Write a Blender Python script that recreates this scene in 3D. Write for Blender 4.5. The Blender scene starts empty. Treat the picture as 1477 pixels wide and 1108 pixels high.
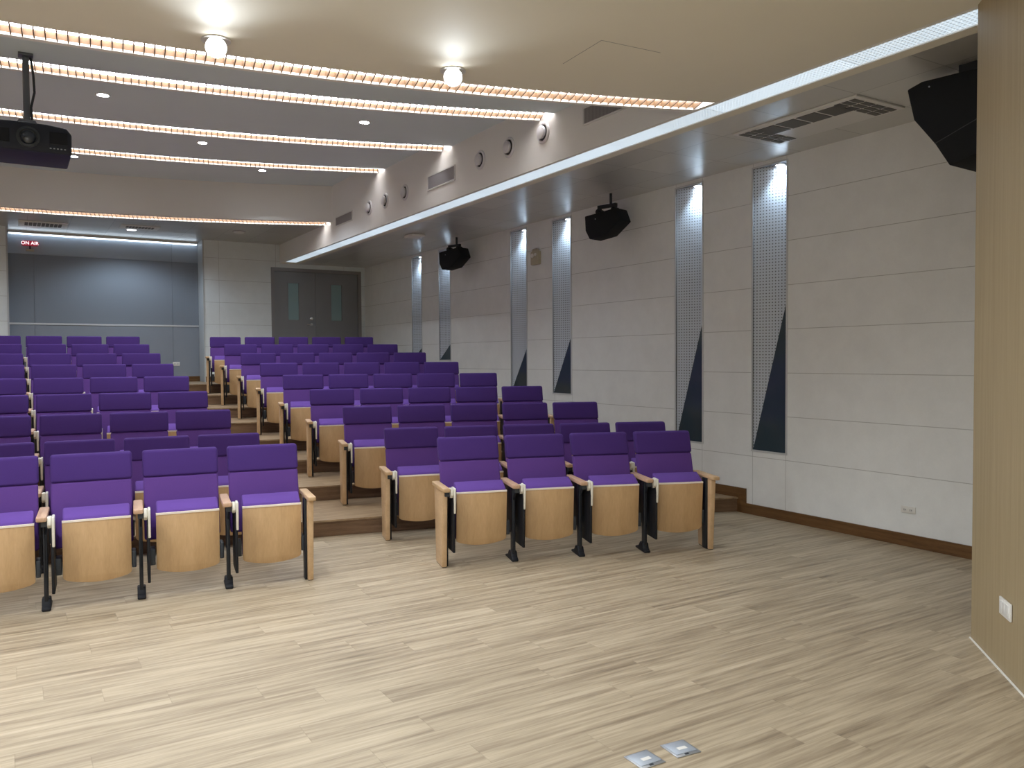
import bpy, bmesh, math, random
from mathutils import Matrix, Vector
random.seed(7)
scene = bpy.context.scene
COL = scene.collection
PI = math.pi

# ------------------------------------------------------------------ materials
def new_mat(name):
    m = bpy.data.materials.new(name); m.use_nodes = True
    nt = m.node_tree; b = nt.nodes['Principled BSDF']
    return m, nt, b
def setp(b, col=None, rough=None, metal=None, spec=None, sheen=None):
    if col is not None: b.inputs['Base Color'].default_value = (*col, 1)
    if rough is not None: b.inputs['Roughness'].default_value = rough
    if metal is not None: b.inputs['Metallic'].default_value = metal
    if spec is not None: b.inputs['Specular IOR Level'].default_value = spec
    if sheen is not None:
        b.inputs['Sheen Weight'].default_value = sheen; b.inputs['Sheen Roughness'].default_value = .5
def node(nt, t, **kw):
    n = nt.nodes.new(t)
    for k, v in kw.items(): setattr(n, k, v)
    return n
def mth(nt, op, a, b=None, c=None):
    n = nt.nodes.new('ShaderNodeMath'); n.operation = op
    for i, v in enumerate((a, b, c)):
        if v is None: continue
        if isinstance(v, (int, float)): n.inputs[i].default_value = v
        else: nt.links.new(v, n.inputs[i])
    return n.outputs[0]
def mixc(nt, fac, a, b, mode='MIX'):
    n = nt.nodes.new('ShaderNodeMix'); n.data_type = 'RGBA'; n.blend_type = mode
    for s, v in ((n.inputs[0], fac), (n.inputs[6], a), (n.inputs[7], b)):
        if isinstance(v, (int, float)): s.default_value = v
        elif isinstance(v, tuple): s.default_value = (*v, 1)
        else: nt.links.new(v, s)
    return n.outputs[2]
def ramp(nt, fac, stops):
    n = nt.nodes.new('ShaderNodeValToRGB'); cr = n.color_ramp
    while len(cr.elements) < len(stops): cr.elements.new(.5)
    for e, (p, c) in zip(cr.elements, stops): e.position = p; e.color = (*c, 1)
    nt.links.new(fac, n.inputs[0]); return n.outputs[0]
def noise(nt, vec, scale, detail=3, rough=.55):
    n = nt.nodes.new('ShaderNodeTexNoise'); n.inputs['Scale'].default_value = scale
    n.inputs['Detail'].default_value = detail; n.inputs['Roughness'].default_value = rough
    if vec is not None: nt.links.new(vec, n.inputs['Vector'])
    return n.outputs['Fac']
def mapping(nt, vec, scale=(1, 1, 1), loc=(0, 0, 0)):
    n = nt.nodes.new('ShaderNodeMapping'); n.inputs['Scale'].default_value = scale; n.inputs['Location'].default_value = loc
    nt.links.new(vec, n.inputs['Vector']); return n.outputs[0]
def objc(nt): return node(nt, 'ShaderNodeTexCoord').outputs['Object']
def sep(nt, v):
    n = node(nt, 'ShaderNodeSeparateXYZ'); nt.links.new(v, n.inputs[0]); return n.outputs
def comb(nt, x, y, z):
    n = node(nt, 'ShaderNodeCombineXYZ')
    for i, v in enumerate((x, y, z)):
        if isinstance(v, (int, float)): n.inputs[i].default_value = v
        else: nt.links.new(v, n.inputs[i])
    return n.outputs[0]
def bump(nt, b, h, strength=.3, dist=.002):
    n = node(nt, 'ShaderNodeBump'); n.inputs['Strength'].default_value = strength; n.inputs['Distance'].default_value = dist
    nt.links.new(h, n.inputs['Height']); nt.links.new(n.outputs[0], b.inputs['Normal'])
def plain(name, col, rough=.5, metal=0, spec=None, var=0.0, vscale=8):
    m, nt, b = new_mat(name); setp(b, col, rough, metal, spec)
    if var:
        f = noise(nt, objc(nt), vscale, 3)
        c = mixc(nt, f, tuple(x*(1-var) for x in col), tuple(min(1, x*(1+var)) for x in col))
        nt.links.new(c, b.inputs['Base Color'])
    return m
def emis(name, col, strength):
    m, nt, b = new_mat(name); setp(b, (.8, .8, .8), .6)
    b.inputs['Emission Color'].default_value = (*col, 1); b.inputs['Emission Strength'].default_value = strength
    return m

def mat_planks(name, pal, plank=(1.22, .18), rough=.42, axis='x'):
    m, nt, b = new_mat(name)
    x, y, z = sep(nt, objc(nt))
    # planks run along X
    row = mth(nt, 'FLOOR', mth(nt, 'DIVIDE', y, plank[1]))
    rnd = node(nt, 'ShaderNodeTexWhiteNoise', noise_dimensions='1D'); nt.links.new(row, rnd.inputs['W'])
    xs = mth(nt, 'ADD', mth(nt, 'DIVIDE', x, plank[0]), mth(nt, 'MULTIPLY', rnd.outputs['Value'], 7.0))
    pid = mth(nt, 'FLOOR', xs)
    rnd2 = node(nt, 'ShaderNodeTexWhiteNoise', noise_dimensions='2D')
    nt.links.new(comb(nt, pid, row, 0), rnd2.inputs['Vector'])
    pv = rnd2.outputs['Value']
    off = mth(nt, 'MULTIPLY', pv, 23.0)
    v = comb(nt, mth(nt, 'ADD', x, off), mth(nt, 'ADD', y, off), z)
    n1 = noise(nt, mapping(nt, v, (1.1, 19, 1)), 1.0, 5, .6)
    n2 = noise(nt, mapping(nt, v, (2.3, 50, 1)), 1.0, 4, .65)
    n3 = noise(nt, mapping(nt, v, (.45, 3.2, 1)), 1.0, 2, .5)
    f = mth(nt, 'ADD', mth(nt, 'ADD', mth(nt, 'MULTIPLY', n1, .48), mth(nt, 'MULTIPLY', n2, .32)), mth(nt, 'MULTIPLY', n3, .20))
    c = ramp(nt, f, [(.365, pal[0]), (.455, pal[1]), (.535, pal[2]), (.635, pal[3])])
    c = mixc(nt, .07, c, mixc(nt, pv, pal[0], pal[3]))
    fy = mth(nt, 'FRACT', mth(nt, 'DIVIDE', y, plank[1])); fx = mth(nt, 'FRACT', xs)
    sy = mth(nt, 'LESS_THAN', fy, .012); sx = mth(nt, 'LESS_THAN', fx, .0025)
    seam = mth(nt, 'MAXIMUM', sy, sx)
    c = mixc(nt, mth(nt, 'MULTIPLY', seam, .22), c, tuple(q*.45 for q in pal[0]))
    nt.links.new(c, b.inputs['Base Color'])
    setp(b, rough=rough, spec=.35)
    rr = mth(nt, 'ADD', mth(nt, 'MULTIPLY', n1, .15), rough-.07); nt.links.new(rr, b.inputs['Roughness'])
    bump(nt, b, n2, .12, .001)
    return m
def mat_wood(name, c0, c1, c2, grain=(2, 2, .35), rough=.4, scale=6):
    m, nt, b = new_mat(name)
    v = mapping(nt, objc(nt), grain)
    n1 = noise(nt, v, scale, 5, .6); n2 = noise(nt, v, scale*9, 3, .6)
    f = mth(nt, 'ADD', mth(nt, 'MULTIPLY', n1, .7), mth(nt, 'MULTIPLY', n2, .3))
    nt.links.new(ramp(nt, f, [(.32, c0), (.5, c1), (.7, c2)]), b.inputs['Base Color'])
    setp(b, rough=rough, spec=.35); bump(nt, b, n2, .05, .0005)
    return m
def mat_fabric(name, col, col2):
    m, nt, b = new_mat(name)
    o = objc(nt)
    n1 = noise(nt, o, 420, 2, .7); n2 = noise(nt, o, 9, 2)
    c = mixc(nt, n1, tuple(q*.78 for q in col), tuple(q*1.2 for q in col))
    c = mixc(nt, mth(nt, 'MULTIPLY', n2, .35), c, col2)
    nt.links.new(c, b.inputs['Base Color'])
    setp(b, rough=.85, spec=.15, sheen=.08)
    b.inputs['Sheen Tint'].default_value = (.6, .4, 1, 1)
    bump(nt, b, n1, .25, .001)
    return m
def mat_board(name, col, verticals=None, zoff=.164, per=.418, side='y'):
    """fibre-cement cladding: horizontal joints every .418 m, mottled"""
    m, nt, b = new_mat(name)
    o = objc(nt); x, y, z = sep(nt, o)
    t = y if side == 'y' else x
    mot = noise(nt, o, 3.5, 6, .65); fine = noise(nt, o, 60, 3, .6)
    c = mixc(nt, mot, tuple(q*.88 for q in col), tuple(min(1, q*1.1) for q in col))
    c = mixc(nt, mth(nt, 'MULTIPLY', fine, .25), c, tuple(q*.8 for q in col))
    fz = mth(nt, 'FRACT', mth(nt, 'DIVIDE', mth(nt, 'SUBTRACT', z, zoff-.0025), per))
    seam = mth(nt, 'MULTIPLY', mth(nt, 'LESS_THAN', fz, .012), mth(nt, 'GREATER_THAN', z, .4))
    if verticals:
        period, offs = verticals
        tm = mth(nt, 'FLOORED_MODULO', t, period)
        for q in offs:
            s = mth(nt, 'LESS_THAN', mth(nt, 'ABSOLUTE', mth(nt, 'SUBTRACT', tm, q)), .0022)
            seam = mth(nt, 'MAXIMUM', seam, s)
    c = mixc(nt, mth(nt, 'MULTIPLY', seam, .5), c, (.14, .13, .12))
    nt.links.new(c, b.inputs['Base Color'])
    setp(b, rough=.8, spec=.2); bump(nt, b, fine, .12, .001)
    return m
def mat_perf(name, col, hole, pitch=.030, hs=.36, axis='y', rough=.4, metal=.3):
    m, nt, b = new_mat(name)
    x, y, z = sep(nt, objc(nt)); t = y if axis == 'y' else x
    a = mth(nt, 'ABSOLUTE', mth(nt, 'SUBTRACT', mth(nt, 'FRACT', mth(nt, 'DIVIDE', t, pitch)), .5))
    c = mth(nt, 'ABSOLUTE', mth(nt, 'SUBTRACT', mth(nt, 'FRACT', mth(nt, 'DIVIDE', z, pitch)), .5))
    h = mth(nt, 'LESS_THAN', mth(nt, 'MAXIMUM', a, c), hs/2)
    nt.links.new(mixc(nt, h, col, hole), b.inputs['Base Color'])
    nt.links.new(mth(nt, 'MULTIPLY', mth(nt, 'SUBTRACT', 1.0, h), metal), b.inputs['Metallic'])
    setp(b, rough=rough); return m
def mat_tile(name, col, px, py, ox, oy, rough=.28, metal=.40):
    m, nt, b = new_mat(name)
    o = objc(nt); x, y, z = sep(nt, o)
    fx = mth(nt, 'FRACT', mth(nt, 'DIVIDE', mth(nt, 'SUBTRACT', x, ox-.004), px))
    fy = mth(nt, 'FRACT', mth(nt, 'DIVIDE', mth(nt, 'SUBTRACT', y, oy-.004), py))
    seam = mth(nt, 'MAXIMUM', mth(nt, 'LESS_THAN', fx, .008/px), mth(nt, 'LESS_THAN', fy, .008/py))
    cx = mth(nt, 'FLOOR', mth(nt, 'DIVIDE', mth(nt, 'SUBTRACT', x, ox), px)); cy = mth(nt, 'FLOOR', mth(nt, 'DIVIDE', mth(nt, 'SUBTRACT', y, oy), py))
    wn = node(nt, 'ShaderNodeTexWhiteNoise', noise_dimensions='2D'); nt.links.new(comb(nt, cx, cy, 0), wn.inputs['Vector'])
    c = mixc(nt, wn.outputs['Value'], tuple(q*.93 for q in col), tuple(q*1.06 for q in col))
    c = mixc(nt, mth(nt, 'MULTIPLY', seam, .55), c, tuple(q*.35 for q in col))
    nt.links.new(c, b.inputs['Base Color']); setp(b, rough=rough, metal=metal)
    # slight sag of every tray tile
    sg = mth(nt, 'ADD', mth(nt, 'MULTIPLY', noise(nt, o, 1.6, 2), 1.0), mth(nt, 'MULTIPLY', mth(nt, 'ADD', mth(nt, 'PINGPONG', fx, .5), mth(nt, 'PINGPONG', fy, .5)), .35))
    bump(nt, b, sg, .25, .02)
    return m

M = {}
M['floor'] = mat_planks('floor_planks', [(.20, .152, .100), (.335, .268, .182), (.455, .375, .262), (.57, .48, .345)])
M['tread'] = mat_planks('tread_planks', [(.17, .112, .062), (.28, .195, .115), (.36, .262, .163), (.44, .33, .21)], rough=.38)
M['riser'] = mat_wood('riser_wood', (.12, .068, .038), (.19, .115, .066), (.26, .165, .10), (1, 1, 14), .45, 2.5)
M['base'] = mat_wood('baseboard_wood', (.085, .040, .014), (.145, .072, .026), (.19, .10, .038), (1, 1, 14), .45, 2.2)
M['wall'] = mat_board('wall_board', (.86, .88, .88), (3.47, (1.775, 2.183, 2.878, 3.281)))
M['wallback'] = mat_board('back_wall_board', (.80, .86, .88), (2.46, (.92, 1.99)), side='x')
M['paint'] = plain('beige_paint', (.82, .79, .68), .75, 0, .2, .04, 1.2)
M['fascia'] = plain('cream_paint', (.83, .82, .80), .7, 0, .2, .03, 1.2)
M['slab'] = plain('ceiling_paint', (.70, .80, .84), .7, 0, .25, .04, 1.0)
M['tile'] = mat_tile('metal_ceiling_tile', (.62, .62, .59), .60, .655, 5.27, 3.12)
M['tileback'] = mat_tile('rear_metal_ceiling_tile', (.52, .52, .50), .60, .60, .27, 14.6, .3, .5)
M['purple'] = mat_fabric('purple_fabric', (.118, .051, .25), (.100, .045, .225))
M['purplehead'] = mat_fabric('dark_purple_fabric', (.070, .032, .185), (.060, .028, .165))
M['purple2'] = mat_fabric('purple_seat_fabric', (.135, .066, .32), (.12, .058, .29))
M['beech'] = mat_wood('beech_veneer', (.50, .315, .155), (.58, .375, .19), (.65, .43, .23), (3, 3, .5), .38, 4)
M['beech2'] = mat_wood('beech_solid', (.54, .36, .20), (.62, .42, .24), (.70, .49, .29), (3, 1, 3), .4, 5)
M['pinkbeech'] = mat_wood('pale_pink_beech', (.50, .31, .20), (.60, .39, .26), (.68, .46, .32), (3, 1, 3), .4, 5)
M['edge'] = plain('pale_ply_edge', (.95, .86, .76), .5)
M['black'] = plain('black_steel', (.012, .014, .019), .45, 0, .4)
M['black2'] = plain('black_plastic', (.008, .009, .013), .55, 0, .3)
M['dgrey'] = plain('dark_grey_plastic', (.035, .042, .052), .5)
M['bracket'] = plain('off_white_metal', (.86, .84, .76), .35, .3, None, .08, 30)
M['speaker'] = plain('speaker_black', (.010, .011, .013), .75, 0, .25, .25, 220)
M['shell'] = plain('projector_shell', (.022, .026, .040), .55, 0, .35, .1, 40)
M['glasslens'] = plain('lens_glass', (.03, .04, .06), .08, 0, .8)
M['pole'] = plain('grey_pole', (.16, .17, .19), .4, .7)
M['woodwall'] = mat_wood('oak_wall_veneer', (.32, .25, .145), (.36, .285, .17), (.40, .32, .195), (6, 6, .12), .45, 7)
M['white'] = plain('white_plastic', (.80, .79, .75), .4)
M['whitemetal'] = plain('white_metal', (.74, .74, .72), .4, .1)
M['ventwhite'] = plain('vent_white', (.68, .67, .70), .4)
M['ventdark'] = plain('vent_dark', (.05, .05, .055), .7)
M['slot'] = plain('grille_slot_grey', (.20, .20, .20), .7)
M['acslot'] = plain('intake_mesh_grey', (.13, .13, .125), .7)
M['grille'] = plain('grille_grey', (.42, .40, .42), .5, .2)
M['alu'] = plain('aluminium', (.50, .52, .55), .35, .8)
M['trimsilver'] = plain('silver_trim', (.62, .64, .66), .45, .1)
M['perf'] = mat_perf('perforated_steel', (.60, .655, .73), (.10, .11, .13), rough=.5, metal=.1)
M['casing'] = plain('recess_casing_grey', (.22, .235, .26), .45, .2)
M['darkglass'] = plain('smoked_glass', (.040, .062, .082), .10, 0, .7)
M['bay'] = mat_perf('perforated_grey_panel', (.235, .265, .31), (.16, .185, .22), .03, .42, 'x', .6, .1)
M['bayplain'] = plain('plain_grey_panel', (.27, .30, .345), .55, 0, .3, .05, 3)
M['bayband'] = plain('grey_header_panel', (.33, .38, .45), .32, .15, None, .04, 3)
M['reveal'] = plain('pale_blue_grey_reveal', (.50, .53, .55), .5, 0, None, .04, 3)
M['door'] = plain('grey_door_paint', (.27, .28, .295), .45, 0, .35, .03, 3)
M['doorframe'] = plain('grey_door_frame', (.28, .275, .28), .45, 0, .35)
M['doorglass'] = plain('door_glass', (.30, .44, .47), .12, 0, .6)
M['chrome'] = plain('chrome', (.75, .75, .75), .15, 1)
M['beige'] = plain('aged_beige_plastic', (.50, .45, .33), .5)
M['signred'] = emis('sign_red', (.55, .02, .06), .16); M['signred'].node_tree.nodes['Principled BSDF'].inputs['Base Color'].default_value = (.30, .02, .05, 1)
M['signtext'] = emis('sign_letters', (1, .86, .90), .6)
M['vane'] = mat_wood('louvre_wood', (.15, .085, .042), (.175, .102, .052), (.20, .12, .062), (3, 3, 3), .5, 5)
M['lip'] = plain('white_lip', (.85, .84, .80), .5)
M['steel'] = plain('floor_box_steel', (.50, .56, .64), .38, .5, None, .08, 30)
M['stagefloor'] = M['floor']

STRIP = emis('warm_strip_light', (.97, .98, 1.0), 7.0)
COVE = None
def mat_cove(name, col, strength):
    """white perforated diffuser of the cove light"""
    m, nt, b = new_mat(name); setp(b, (.8, .82, .85), .5)
    x, y, z = sep(nt, objc(nt))
    sy = mth(nt, 'FRACT', mth(nt, 'DIVIDE', y, .03)); sx = mth(nt, 'FRACT', mth(nt, 'DIVIDE', x, .03))
    h = mth(nt, 'MULTIPLY', mth(nt, 'LESS_THAN', sy, .5), mth(nt, 'LESS_THAN', sx, .5))
    jn = mth(nt, 'LESS_THAN', mth(nt, 'FRACT', mth(nt, 'DIVIDE', y, 1.2)), .012)
    pan = node(nt, 'ShaderNodeTexWhiteNoise', noise_dimensions='1D'); nt.links.new(mth(nt, 'FLOOR', mth(nt, 'DIVIDE', y, .6)), pan.inputs['W'])
    f = mth(nt, 'ADD', .80, mth(nt, 'MULTIPLY', pan.outputs['Value'], .15))
    f = mth(nt, 'SUBTRACT', f, mth(nt, 'MULTIPLY', h, .45)); f = mth(nt, 'MULTIPLY', f, mth(nt, 'SUBTRACT', 1.0, mth(nt, 'MULTIPLY', jn, .35)))
    b.inputs['Emission Color'].default_value = (*col, 1)
    nt.links.new(mth(nt, 'MULTIPLY', f, strength), b.inputs['Emission Strength'])
    return m
COVE = mat_cove('cool_cove_light', (.70, .87, 1.0), .44)
SPOT = emis('downlight_glow', (.93, .96, 1.0), 30.0)
SPOTBIG = emis('spotlight_glow', (.95, .97, 1.0), 12.0)
NICHE = emis('niche_light_glow', (.85, .93, 1.0), 25.0)
TUBE = emis('tube_light', (.74, .87, 1.0), 2.6)

# ------------------------------------------------------------------ mesh helpers
class MB:
    def __init__(s): s.v = []; s.f = []; s.sm = []
    def add(s, vs, fs, smooth=False):
        o = len(s.v); s.v += [tuple(q) for q in vs]
        for f in fs: s.f.append(tuple(o+i for i in f)); s.sm.append(smooth)
        return s
    def box(s, x0, x1, y0, y1, z0, z1):
        return s.add([(x0,y0,z0),(x1,y0,z0),(x1,y1,z0),(x0,y1,z0),(x0,y0,z1),(x1,y0,z1),(x1,y1,z1),(x0,y1,z1)],
                     [(0,3,2,1),(4,5,6,7),(0,1,5,4),(1,2,6,5),(2,3,7,6),(3,0,4,7)])
    def prism(s, poly, axis, a, b):
        """extrude a 2-D polygon along an axis from a to b"""
        def P(u, v, w): return {'x': (w, u, v), 'y': (u, w, v), 'z': (u, v, w)}[axis]
        n = len(poly)
        vs = [P(u, v, a) for u, v in poly]+[P(u, v, b) for u, v in poly]
        return s.add(vs, [tuple(range(n))[::-1], tuple(range(n, 2*n))]+[(i, (i+1) % n, n+(i+1) % n, n+i) for i in range(n)])
    def tube(s, p0, p1, r0, r1=None, n=16, cap=True):
        r1 = r0 if r1 is None else r1
        p0 = Vector(p0); p1 = Vector(p1); d = (p1-p0).normalized()
        u = d.orthogonal().normalized(); w = d.cross(u)
        vs = [p0+(u*math.cos(2*PI*i/n)+w*math.sin(2*PI*i/n))*r0 for i in range(n)]+[p1+(u*math.cos(2*PI*i/n)+w*math.sin(2*PI*i/n))*r1 for i in range(n)]
        s.add(vs, [(i, (i+1) % n, n+(i+1) % n, n+i) for i in range(n)], True)
        if cap: s.add(vs, [tuple(range(n))[::-1], tuple(range(n, 2*n))])
        return s
    def lathe(s, prof, c, axis='z', n=28):
        """prof: list (r, h); revolve about axis through c"""
        c = Vector(c); vs = []
        for r, h in prof:
            for i in range(n):
                a = 2*PI*i/n; p = (r*math.cos(a), r*math.sin(a), h)
                if axis == 'x': p = (p[2], p[0], p[1])
                elif axis == 'y': p = (p[0], p[2], p[1])
                vs.append(c+Vector(p))
        fs = []
        for k in range(len(prof)-1):
            for i in range(n): fs.append((k*n+i, k*n+(i+1) % n, (k+1)*n+(i+1) % n, (k+1)*n+i))
        s.add(vs, fs, True)
        m = len(prof)-1
        if prof[m][0] > 1e-6: s.add(vs[m*n:], [tuple(range(n))])
        if prof[0][0] > 1e-6: s.add(vs[:n], [tuple(range(n))[::-1]])
        return s
    def build(s, name, mat, parent=None, bevel=0, seg=2, xf=None, angle=30, smooth=False):
        me = bpy.data.meshes.new(name); bm = bmesh.new()
        vs = [bm.verts.new(v) for v in s.v]; bm.verts.ensure_lookup_table()
        for f, sm in zip(s.f, s.sm):
            try:
                fc = bm.faces.new([vs[i] for i in f]); fc.smooth = sm or smooth
            except ValueError: pass
        bmesh.ops.remove_doubles(bm, verts=bm.verts, dist=1e-6)
        bmesh.ops.recalc_face_normals(bm, faces=bm.faces)
        if bevel:
            eds = [e for e in bm.edges if len(e.link_faces) == 2 and e.calc_face_angle(0) > math.radians(35)]
            bmesh.ops.bevel(bm, geom=eds, offset=bevel, segments=seg, profile=.5, affect='EDGES', clamp_overlap=True)
            for f in bm.faces: f.smooth = True
        if xf: 
            for v in bm.verts: v.co = xf(v.co)
        bm.to_mesh(me); bm.free()
        if isinstance(mat, (list, tuple)):
            for m_ in mat: me.materials.append(m_)
        else: me.materials.append(mat)
        if bevel or any(s.sm) or smooth: me.set_sharp_from_angle(angle=math.radians(angle))
        o = bpy.data.objects.new(name, me); COL.objects.link(o)
        if parent: o.parent = parent
        return o
def empty(name, loc=(0, 0, 0), rz=0):
    o = bpy.data.objects.new(name, None); COL.objects.link(o); o.location = loc; o.rotation_euler = (0, 0, rz)
    o.empty_display_size = .1; return o
def tag(o, label=None, cat=None, group=None, kind=None):
    if label: o['label'] = label
    if cat: o['category'] = cat
    if group: o['group'] = group
    if kind: o['kind'] = kind
    return o
def struct(name, mb, mat, parent=None, **kw):
    o = mb.build(name, mat, parent, **kw)
    if parent is None: o['kind'] = 'structure'
    return o
def copy_tree(o, parent=None):
    c = o.copy(); COL.objects.link(c); c.parent = parent
    for ch in list(o.children): copy_tree(ch, c)
    return c

# ------------------------------------------------------------------ key dimensions
XW = 6.285            # right wall
XL = -5.98            # left wall
YB = 16.05            # back wall
XC = -.77             # arc centre line of rows and ceiling strips
H1 = .1468            # rise of one tier
ZC = 3.475            # front ceiling / side soffit
XF = 4.53             # right bulkhead face
XFL = XL+(XW-XF)      # left bulkhead face
YS = -3.6             # wall behind the camera
Z5 = 3.835            # rear ceiling
def arc(y0, R, x): return y0+math.sqrt(R*R-(x-XC)**2)-R
def rys(k, x): return arc(7.28+1.0685*(k-1), 18.0, x)
def lin(a, b, n): return [a+(b-a)*i/n for i in range(n+1)]

# ------------------------------------------------------------------ floor and tiers
mb = MB()
xs = lin(XL, XW, 40)
poly = [(XL, YS), (XW, YS)]+[(x, rys(1, x)+.03) for x in reversed(xs)]
mb.prism(poly, 'z', -.08, 0)
struct('floor', mb, M['floor'])
for k in range(1, 9):
    z = k*H1
    mb = MB()
    front = [(x, rys(k, x)) for x in xs]
    if k < 8: back = [(x, rys(k+1, x)+.02) for x in xs]
    else: back = [(x, YB+.6) for x in xs]
    n = len(xs)
    vs = [(x, y, z) for x, y in front]+[(x, y, z) for x, y in back]+[(x, y, z-.10) for x, y in front]+[(x, y, z-.10) for x, y in back]
    fs = []
    for i in range(n-1):
        fs += [(i, i+1, n+i+1, n+i), (2*n+i, 3*n+i, 3*n+i+1, 2*n+i+1), (n+i, n+i+1, 3*n+i+1, 3*n+i), (i, 2*n+i, 2*n+i+1, i+1)]
    fs += [(0, n, 3*n, 2*n), (n-1, 3*n-1, 4*n-1, 2*n-1)]
    mb.add(vs, fs)
    t = struct('floor_tier', mb, M['tread'])
    # riser board and nosing strip
    r = MB()
    fa = [(x, rys(k, x)-.006) for x in xs]; fb = [(x, rys(k, x)+.004) for x in xs]
    def ribbon(m, A, B, z0, z1):
        n = len(A)
        vs = [(x, y, z0) for x, y in A]+[(x, y, z1) for x, y in A]+[(x, y, z0) for x, y in B]+[(x, y, z1) for x, y in B]
        fs = []
        for i in range(n-1):
            fs += [(i, i+1, n+i+1, n+i), (2*n+i, 3*n+i, 3*n+i+1, 2*n+i+1), (n+i, n+i+1, 3*n+i+1, 3*n+i), (i, 2*n+i, 2*n+i+1, i+1)]
        fs += [(0, n, 3*n, 2*n), (n-1, 3*n-1, 4*n-1, 2*n-1)]
        m.add(vs, fs)
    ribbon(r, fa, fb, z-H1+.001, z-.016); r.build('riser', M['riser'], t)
    r = MB()
    ribbon(r, [(x, rys(k, x)-.022) for x in xs], [(x, rys(k, x)+.02) for x in xs], z-.014, z+.002); r.build('nosing', M['tread'], t)

# stepped skirting on the right wall
mb = MB(); t0 = .016
def skirt_profile(x, ystart, yend):
    pts_top = [(ystart, .102)]
    for k in range(1, 9):
        yk = rys(k, x)-.11
        pts_top += [(yk, (k-1)*H1+.102), (yk, k*H1+.102)]
    pts_top.append((yend, 8*H1+.102))
    return pts_top
tp = skirt_profile(XW, YS, YB)
bot = [(YB, 0.0), (YS, 0.0)]
bot = []
for k in range(8, 0, -1):
    bot += [(rys(k, XW)+.2 if False else rys(k, XW)+.02, k*H1-.02), (rys(k, XW)+.02, (k-1)*H1-.0)]
ply = tp+[(YB, 8*H1-.02)]+bot+[(YS, 0)]
def skirt(m, x0, x1):
    # build as column strips so the concave outline stays valid
    ys = [YS]
    for k in range(1, 9): ys += [rys(k, XW)-.11, rys(k, XW)]
    ys.append(YB)
    for i in range(len(ys)-1):
        a, b = ys[i], ys[i+1]; k = (i+1)//2; kb = i//2
        m.box(x0, x1, a, b, kb*H1 if i % 2 == 0 else kb*H1, k*H1+.102)
skirt(mb, XW-t0, XW)
struct('baseboard_right', mb, M['base'])
mb = MB(); mb.box(XL, XL+t0, YS, rys(1, XL), 0, .102); struct('baseboard_left', mb, M['base'])

# ------------------------------------------------------------------ right wall with six lit recesses
niches = [(5.245, 5.653, .650), (6.348, 6.751, .665), (8.740, 9.154, 1.105), (9.816, 10.241, 1.105), (12.185, 12.595, 1.563), (13.300, 13.700, 1.563)]
NT = 3.425
mb = MB()
ys = [YS]+[q for n_ in niches for q in n_[:2]]+[YB+.1]
for i in range(len(ys)-1):
    a, b = ys[i], ys[i+1]
    if i % 2 == 0: mb.add([(XW, a, -.05), (XW, b, -.05), (XW, b, 3.6), (XW, a, 3.6)], [(0, 1, 2, 3)])
    else:
        zb = niches[i//2][2]
        mb.add([(XW, a, -.05), (XW, b, -.05), (XW, b, zb), (XW, a, zb)], [(0, 1, 2, 3)])
        mb.add([(XW, a, NT), (XW, b, NT), (XW, b, 3.6), (XW, a, 3.6)], [(0, 1, 2, 3)])
struct('wall_right', mb, M['wall'])
mb = MB(); mb.box(XW+.26, XW+.30, YS, YB+.1, -.05, 3.6); struct('wall_right_outer', mb, M['wall'])
mb = MB(); mb.box(XL-.1, XL, YS, YB+.1, -.05, 3.6); struct('wall_left', mb, M['wall'])
mb = MB(); mb.box(XL-.1, XW+.3, YS-.1, YS, -.05, 3.6); struct('wall_front', mb, M['fascia'])

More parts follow.
